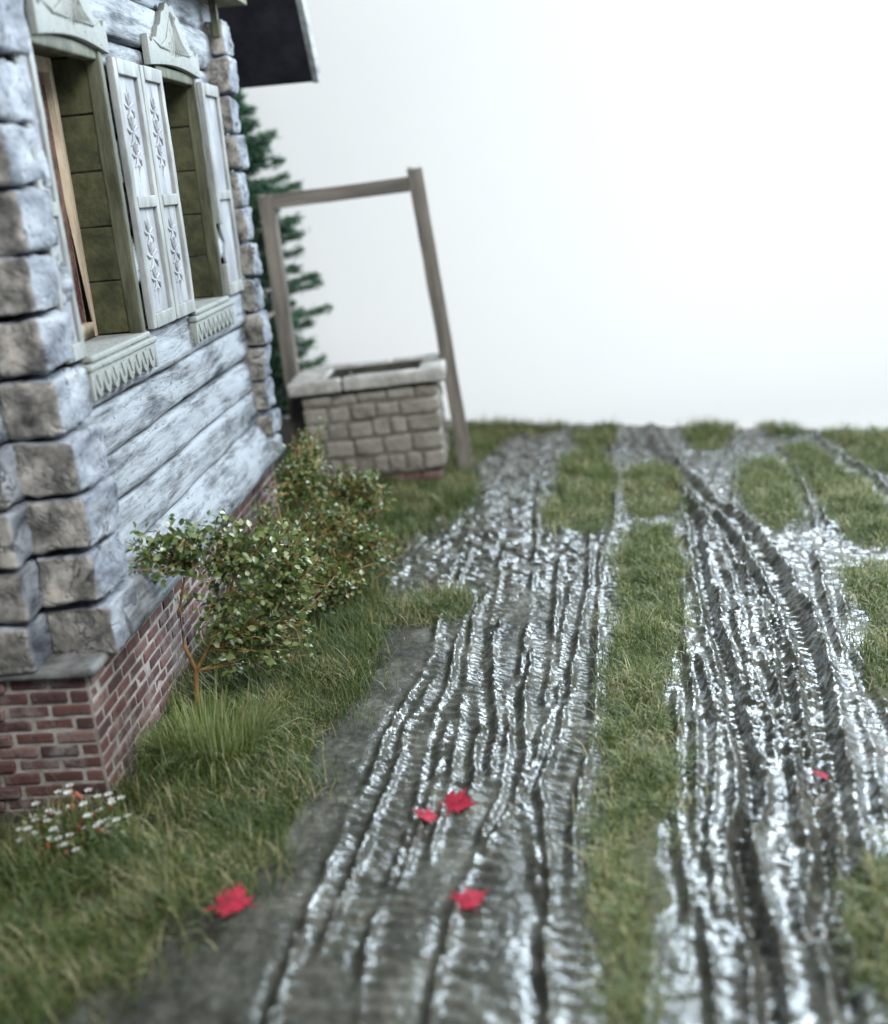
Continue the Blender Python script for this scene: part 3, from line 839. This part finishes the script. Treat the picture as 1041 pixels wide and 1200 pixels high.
# posts stand outside the short sides, a beam between their tops
def leaning(name, top, bot, w, d, mat, seed):
    b = MB(); b.block(-w / 2, w / 2, -d / 2, d / 2, 0, 1, .012, (2, 2, 2), 0, 1, seed)
    V = np.concatenate(b.v); top = np.array(top); bot = np.array(bot)
    b = MB(); m = 34; prof = [(-w/2, -d/2), (-w/6, -d/2), (w/6, -d/2), (w / 2, -d / 2), (w/2, 0), (w / 2, d / 2), (0, d/2), (-w / 2, d / 2), (-w/2, 0)]
    Vv = []
    for i in range(m):
        u = i / (m - 1); c = bot + (top - bot) * u
        for (px, py) in prof: Vv.append(c + np.array([px, py, 0]))
    Vv = np.array(Vv); q = len(prof)
    nx_ = fbm(Vv * np.array([25, 25, 3]), seed, 3)
    cc = np.repeat(bot + (top - bot) * np.linspace(0, 1, m)[:, None], q, 0)
    Vv[:, :2] += (Vv - cc)[:, :2] * (nx_ * .14)[:, None]
    Vv[-q:, 2] += .02 * np.random.default_rng(seed).uniform(-1, 1, q)
    Ff = [(i * q + j, i * q + (j + 1) % q, (i + 1) * q + (j + 1) % q, (i + 1) * q + j) for i in range(m - 1) for j in range(q)]
    Ff += [tuple(range(q))[::-1], tuple(range((m - 1) * q, m * q))]
    b.add(Vv, Ff); return b.build(name, mat, well, sharp=30)
leaning('post', (-2.00, 9.80, 2.60), (-2.05, 9.80, -.05), .125, .12, POST, 1200)
leaning('post', (-.705, 9.80, 2.66), (-.565, 9.80, -.08), .125, .12, POST, 1201)
bm_ = MB(); bm_.block(-1.945, -.77, 9.745, 9.855, 2.475, 2.60, .010, (40, 2, 3), .008, 6, 1210, (.25, 1, 1))
bm_.build('beam', BEAM, well, sharp=40)

# ------------------------------------------------------------------ plants
def leaf_mesh(C, U, N, L, W, name, mat, parent):
    """C centres, U leaf axes, N normals -> folded six-sided leaves"""
    U = U / np.linalg.norm(U, axis=1, keepdims=True)
    S = np.cross(U, N); S /= np.maximum(np.linalg.norm(S, axis=1, keepdims=True), 1e-6); N = np.cross(S, U)
    L = L[:, None]; W = W[:, None]
    V = np.stack([C - U * L * .5, C - U * L * .1 + S * W * .5 + N * W * .16, C + U * L * .25 + S * W * .36 + N * W * .12, C + U * L * .5 - N * L * .06,
                  C + U * L * .25 - S * W * .36 + N * W * .12, C - U * L * .1 - S * W * .5 + N * W * .16, C + U * L * .1], 1)
    n = len(C); b = (np.arange(n) * 7)[:, None, None]
    tri = np.array([[0, 1, 6], [1, 2, 6], [2, 3, 6], [3, 4, 6], [4, 5, 6], [5, 0, 6]])
    return raw_mesh(name, V.reshape(-1, 3), (b + tri[None]).reshape(-1, 3), mat, parent)

LEAF = mat_island('shrub_leaf', [(0, (.028, .050, .012)), (.3, (.062, .098, .024)), (.62, (.11, .15, .042)), (.88, (.18, .21, .08)), (1, (.32, .34, .20))], .38, .5, .2)
LEAF2 = mat_island('bush_leaf', [(0, (.028, .052, .012)), (.4, (.060, .098, .022)), (.72, (.10, .14, .036)), (.92, (.18, .16, .055)), (1, (.28, .17, .065))], .4, .5, .2)
TWIG = mat_simple('orange_twig', (.13, .075, .024), (.28, .17, .06), 20, .7, .3)
NEEDLE = mat_island('conifer_needle', [(0, (.018, .06, .036)), (.5, (.042, .115, .066)), (.85, (.085, .17, .10)), (1, (.17, .21, .13))], .55, .3, .1)
BARK = mat_simple('conifer_bark', (.03, .025, .02), (.08, .065, .05), 14, .85, .4)

def grow(root, crown_pts, mat, seed, r0=.014):
    """forked stem: every crown point is reached by a twig leaving a main fork"""
    r = np.random.default_rng(seed); b = MB(); root = np.array(root, float)
    return b, r

def shrub(name, label, base, clumps, stems, nleaf, L, mat, seed, twigs=60, droop=.0, cat='shrub'):
    """clumps: (cx,cy,cz, rx,ry,rz, weight)"""
    e = empty(name, base, label, cat)
    r = np.random.default_rng(seed)
    cl = np.array(clumps, float); wt = cl[:, 6] / cl[:, 6].sum()
    tb = MB(); base = np.array(base, float)
    for (path, rad) in stems: tb.tube([tuple(p) for p in path], rad, 6)
    ends = np.concatenate([np.array(p, float) for p, _ in stems])
    C = []
    ntw = twigs; per = nleaf // ntw
    U = []
    for k in range(ntw):
        c = cl[r.choice(len(cl), p=wt)]
        d = r.normal(0, 1, 3); d /= np.linalg.norm(d); q = r.uniform(.25, 1) ** .6
        p = c[:3] + d * c[3:6] * q
        cand = ends[ends[:, 2] < p[2] + .05]
        if not len(cand): cand = ends
        dist = np.linalg.norm(cand - p, axis=1); s = cand[np.argmin(dist)]
        mid = (s + p) / 2 + r.normal(0, .03, 3); mid[2] += .02
        tb.tube([tuple(s), tuple(mid), tuple(p)], [.005, .0035, .002], 4)
        for i in range(per):
            u = r.uniform(.25, 1.05)
            pt = (1 - u) ** 2 * s + 2 * u * (1 - u) * mid + u * u * p
            C.append(pt + r.normal(0, L * .9, 3)); ax = (p - s) / (np.linalg.norm(p - s) + 1e-6) * .6 + r.normal(0, .7, 3); ax[2] -= droop; U.append(ax)
    tb.build('stem', TWIG, e, sharp=80)
    C = np.array(C); U = np.array(U); N = r.normal(0, .6, C.shape); N[:, 2] += 1
    C[:, 0] = np.maximum(C[:, 0], WALLX + .06 + (C[:, 2] < .9) * .1)
    C[:, 2] = np.maximum(C[:, 2], .03)
    LL = L * r.uniform(.6, 1.3, len(C))
    leaf_mesh(C, U, N, LL, LL * r.uniform(.55, .8, len(C)), 'foliage', mat, e)
    return e

# foreground shrub on a forked orange stem
bx, by = -1.79, 5.12
shrub('leafy_shrub', 'leafy green shrub on a forked orange stem before the brick plinth', (bx, by, .03),
      [(-1.77, 4.98, 1.00, .24, .20, .15, 2.6), (-1.50, 5.12, .98, .22, .22, .16, 2.4), (-1.30, 5.2, .83, .22, .2, .2, 2.4), (-1.22, 5.2, .60, .15, .18, .2, 1.7), (-1.50, 5.1, .72, .22, .2, .18, 2.4), (-1.62, 5.08, .55, .12, .15, .12, .7), (-1.36, 5.15, .40, .14, .12, .12, 1.0), (-1.22, 5.2, .38, .12, .14, .12, .9)],
      [([(bx, by, .0), (bx + .005, by, .16), (bx + .02, by, .28)], [.016, .014, .013]),
       ([(bx + .02, by, .28), (bx - .02, by, .42), (bx - .01, by - .02, .62), (bx + .06, by - .02, .85)], [.011, .009, .007, .005]),
       ([(bx + .02, by, .28), (bx + .10, by, .40), (bx + .22, by + .03, .60), (bx + .30, by, .82)], [.011, .009, .007, .005]),
       ([(bx + .10, by, .40), (bx + .27, by + .02, .46), (bx + .42, by + .05, .58), (bx + .55, by + .05, .70)], [.008, .007, .005, .004])],
      2700, .042, LEAF, 31, 140)
# rambling bush before the well
shrub('rambling_bush', 'tangled low bush with rusty twigs between the cabin and the well', (-1.5, 7.3, .03),
      [(-1.62, 7.5, .72, .20, .3, .16, 1.6), (-1.42, 7.3, .62, .26, .35, .20, 2.4), (-1.15, 7.5, .50, .2, .3, .2, 2), (-1.38, 6.9, .42, .28, .35, .22, 2.4), (-1.05, 7.0, .28, .2, .3, .18, 1.6), (-1.62, 6.6, .35, .16, .3, .2, 1.3), (-1.20, 6.4, .25, .2, .25, .15, 1.1), (-1.40, 5.85, .46, .24, .3, .24, 2.4), (-1.62, 7.9, .80, .16, .2, .14, 1.2), (-1.7, 6.9, .62, .12, .3, .16, 1.2)],
      [([(-1.55, 7.3, .0), (-1.58, 7.35, .3), (-1.6, 7.45, .6)], [.014, .010, .006]), ([(-1.45, 7.25, .0), (-1.4, 7.25, .3), (-1.25, 7.4, .48)], [.013, .010, .006]),
       ([(-1.4, 7.0, .0), (-1.3, 6.95, .2), (-1.1, 6.95, .3)], [.012, .009, .006]), ([(-1.5, 7.0, .0), (-1.5, 6.8, .2), (-1.55, 6.6, .36)], [.012, .009, .006]), ([(-1.3, 6.7, 0), (-1.25, 6.5, .2)], [.01, .006])],
      6400, .038, LEAF2, 37, 360)

# white flower clump at the cabin corner
fe = empty('flower_clump', (-2.02, 4.02, .02), 'white flowers with red centres clustered at the near brick corner', 'flowers')
r = np.random.default_rng(51); n = 48
a_ = r.uniform(0, 2 * np.pi, n); q = np.sqrt(r.uniform(0, 1, n))
hx = -2.02 + .25 * q * np.cos(a_); hy = 4.02 + .17 * q * np.sin(a_); hz = .05 + r.uniform(.02, .24, n) * (1.2 - q * .7)
sm = MB(); 
for k in range(n): sm.tube([(-2.02 + (hx[k] + 2.02) * .7, 4.02 + (hy[k] - 4.02) * .7, .0), (hx[k], hy[k], hz[k])], [.003, .002], 4)
sm.build('stems', mat_simple('flower_stem', (.05, .08, .02), (.10, .13, .04), 20), fe)
PETAL = mat_island('white_petal', [(0, (.42, .43, .39)), (1, (.60, .60, .57))], .6, .3, .2)
for k in range(n):
    an = np.arange(5) * 2 * np.pi / 5 + k
    C = np.stack([hx[k] + .011 * np.cos(an), hy[k] + .011 * np.sin(an), np.full(5, hz[k] + .002)], 1)
    leaf_mesh(C, np.stack([np.cos(an), np.sin(an), np.full(5, .25)], 1), np.tile([0, -.2, 1.], (5, 1)), np.full(5, .0165), np.full(5, .011), 'flower', PETAL, fe)
BUD = mat_island('red_bud', [(0, (.24, .05, .03)), (1, (.34, .13, .07))], .7, .2)
for k in range(16):
    c = np.array([hx[k] + r.normal(0, .02), hy[k] + r.normal(0, .02), hz[k] - .015 + r.normal(0, .012)])
    bb = MB(); u = r.normal(0, .006, 3)
    bb.tube([tuple(c - (0, 0, .012) - u), tuple(c - u * .3), tuple(c + u * .5 + (0, 0, .006)), tuple(c + u + (0, 0, .014))], [.003, .0085, .008, .002], 6)
    bb.build('bud', BUD, fe)
k3 = 260; a_ = r.uniform(0, 2 * np.pi, k3); q = np.sqrt(r.uniform(0, 1, k3))
C = np.stack([-2.02 + .26 * q * np.cos(a_), 4.02 + .16 * q * np.sin(a_), .03 + r.uniform(0, .09, k3)], 1)
leaf_mesh(C, r.normal(0, 1, (k3, 3)), np.array([0, 0, 1.]) + r.normal(0, .5, (k3, 3)), np.full(k3, .035), np.full(k3, .016), 'leaves', LEAF2, fe)

# conifer behind the cabin
cx, cy = -2.62, 10.55
ce = empty('conifer_tree', (cx, cy, -.05), 'dark green conifer tree standing behind the cabin and the well', 'tree')
tr = MB(); tr.tube([(cx, cy, -.05), (cx + .02, cy, 1.2), (cx - .01, cy, 2.5), (cx, cy, 3.75)], [.07, .055, .035, .01], 8)
r = np.random.default_rng(61); C = []; U = []; N = []
for k in range(170):
    u = (k + r.uniform(0, 1)) / 170; z = .55 + u * 3.1; az = k * 2.399 + r.normal(0, .3)
    R = (.76 * (1 - u) ** .42 * (.72 + .28 * min(1, u / .25)) + .12) * r.uniform(.55, 1.15)
    d = np.array([math.cos(az), math.sin(az), 0])
    p0 = np.array([cx, cy, z]); p3 = p0 + d * R + np.array([0, 0, .10 * R - .05]); p1 = p0 + d * R * .5 + np.array([0, 0, -.12 * R])
    tr.tube([tuple(p0), tuple(p1), tuple(p3)], [.011, .007, .003], 4)
    for j in range(int(50 + 80 * R)):
        t_ = r.uniform(.18, 1.0)
        pt = (1 - t_) ** 2 * p0 + 2 * t_ * (1 - t_) * p1 + t_ ** 2 * p3
        sd = np.cross(d, (0, 0, 1)) * r.choice([-1, 1]) * r.uniform(.02, .13) * (1.2 - t_)
        c = pt + sd + r.normal(0, .012, 3)
        for i in range(4):
            ax = d * .8 + sd * 6 + r.normal(0, .45, 3); ax[2] += .15
            C.append(c + r.normal(0, .018, 3)); U.append(ax); N.append(r.normal(0, 1, 3))
tr.build('trunk', BARK, ce, sharp=80)
C = np.array(C); n = len(C); LL = r.uniform(.05, .10, n)
leaf_mesh(C, np.array(U), np.array(N), LL, np.full(n, .012), 'crown', NEEDLE, ce)

# fallen red maple leaves
REDL = mat_simple('red_leaf', (.15, .005, .016), (.30, .012, .032), 22, .7, .5, spec=.2)
def maple(x, y, size, rot, label, tilt=(0, 0), up=0.):
    z = float(height_at(x, y)[0]) + .020 + up
    half = [(0, 1.0), (.10, .62), (.30, .74), (.27, .44), (.62, .62), (.58, .42), (.92, .40), (.66, .14), (.78, -.02), (.42, -.16), (.50, -.40), (.06, -.34)]
    out = half + [(-a, b) for a, b in half[::-1]][:-1]
    out = out + [(-.02, -.36)]
    rr = np.random.default_rng(int(size * 1e4) + int(rot * 10))
    out = [(a * q + rr.normal(0, .05), b * q + rr.normal(0, .05)) for (a, b), q in zip(out, rr.uniform(.72, 1.12, len(out)))]
    c, s = math.cos(rot), math.sin(rot)
    V = []; 
    def P(a, b, dz): 
        zz = .07 * (a * a + b * b) * (.5 + .5 * math.sin(3 * math.atan2(b, a) + rot)) - .10 * abs(a)
        return (x + size * (a * c - b * s), y + size * (a * s + b * c), z + size * (zz + tilt[0] * a + tilt[1] * b + .05) + dz)
    pts = [(0, 0)] + [(a * .5, b * .5) for a, b in out] + out
    m = len(out); T_ = .004
    Vt = [P(a, b, T_) for a, b in pts]; Vb = [P(a, b, 0) for a, b in pts]
    K = len(pts); F_ = []
    for i in range(m):
        j = (i + 1) % m
        F_ += [(0, 1 + i, 1 + j), (1 + i, 1 + m + i, 1 + m + j, 1 + j)]
        F_ += [(K, K + 1 + j, K + 1 + i), (K + 1 + i, K + 1 + j, K + 1 + m + j, K + 1 + m + i)]
        F_ += [(1 + m + i, K + 1 + m + i, K + 1 + m + j, 1 + m + j)]
    b = MB(); b.add(Vt + Vb, F_)
    b.tube([P(0, -.1, .002), P(.02, -.5, .004), P(.12, -.85, .008)], [size * .03, size * .025, size * .02], 5)
    o = b.build('maple_leaf', REDL, None, (x, y, z), smooth=True, weld=False)
    return tag(o, label, 'leaf', 'fallen red maple leaves')
maple(-1.20, 3.50, .115, 1.2, 'single red maple leaf lying flat at the edge of the grass verge', (.12, .22), .035)
maple(-.41, 4.16, .11, -.6, 'larger red maple leaf of the pair lying in the ruts', (.1, .35))
maple(-.52, 4.08, .075, 2.2, 'small crumpled red maple leaf touching the larger leaf of the pair', (.1, .2))
maple(-.32, 3.50, .085, .3, 'single red maple leaf in the ruts halfway to the grass strip', (0, .2))
maple(1.18, 4.36, .048, 2.0, 'tiny red maple leaf in the glossy ruts right of the grass strip', (0, .2))

# ------------------------------------------------------------------ light, camera
def area_lamp(name, loc, target, sx, sy, watts, col=(1, 1, 1), spread=180):
    d = bpy.data.lights.new(name, 'AREA'); d.shape = 'RECTANGLE'; d.size = sx; d.size_y = sy; d.energy = watts; d.color = col
    d.spread = math.radians(spread)
    o = bpy.data.objects.new(name, d); o.location = loc
    o.rotation_euler = (Vector(target) - Vector(loc)).to_track_quat('-Z', 'Y').to_euler()
    COL.objects.link(o); return o
area_lamp('softbox_back', (4.9, 12.5, 6.9), (4.1, 5.0, 8.2), 7.2, 3.8, 4700, (.74, .88, 1.0))
area_lamp('softbox_side', (8.5, 6.5, 4.8), (-1.5, 6.2, 1.2), 4.0, 4.0, 230, (.94, .98, 1.0))
area_lamp('added_backdrop_fill', (4.2, -1.0, 9.0), (-1.6, 16.2, 2.2), 8, 4, 2650, (.97, .99, 1.0))  # added fill behind the camera, brightens the backdrop and the front faces

w = bpy.data.worlds.new('World'); SC.world = w; w.use_nodes = True
bg = w.node_tree.nodes['Background']; bg.inputs['Color'].default_value = (.86, .93, 1.0, 1); bg.inputs['Strength'].default_value = .17

cam = bpy.data.cameras.new('camera'); co = bpy.data.objects.new('camera', cam); COL.objects.link(co)
p_, r_, y_ = [math.radians(v) for v in (16.8, 4.95, 4.77)]
fw_ = Vector((-math.sin(y_) * math.cos(p_), math.cos(y_) * math.cos(p_), -math.sin(p_)))
rt0 = Vector((math.cos(y_), math.sin(y_), 0)); up0 = rt0.cross(fw_)
rt_ = rt0 * math.cos(r_) - up0 * math.sin(r_); up_ = up0 * math.cos(r_) + rt0 * math.sin(r_)
from mathutils import Matrix
co.matrix_world = Matrix(((rt_.x, up_.x, -fw_.x, 0), (rt_.y, up_.y, -fw_.y, 0), (rt_.z, up_.z, -fw_.z, 2.6), (0, 0, 0, 1)))
cam.sensor_fit = 'VERTICAL'; cam.sensor_height = 24; cam.sensor_width = 24; cam.lens = 26.0
cam.clip_start = .05; cam.clip_end = 100
cam.dof.use_dof = True; cam.dof.focus_distance = 6.0; cam.dof.aperture_fstop = .37; cam.dof.aperture_blades = 0
SC.camera = co
SC.render.engine = 'CYCLES'
SC.cycles.use_denoising = True
SC.cycles.max_bounces = 6
SC.cycles.sample_clamp_indirect = 6
SC.view_settings.view_transform = 'Standard'
SC.view_settings.look = 'None'
SC.view_settings.exposure = 0
SC.view_settings.gamma = 1
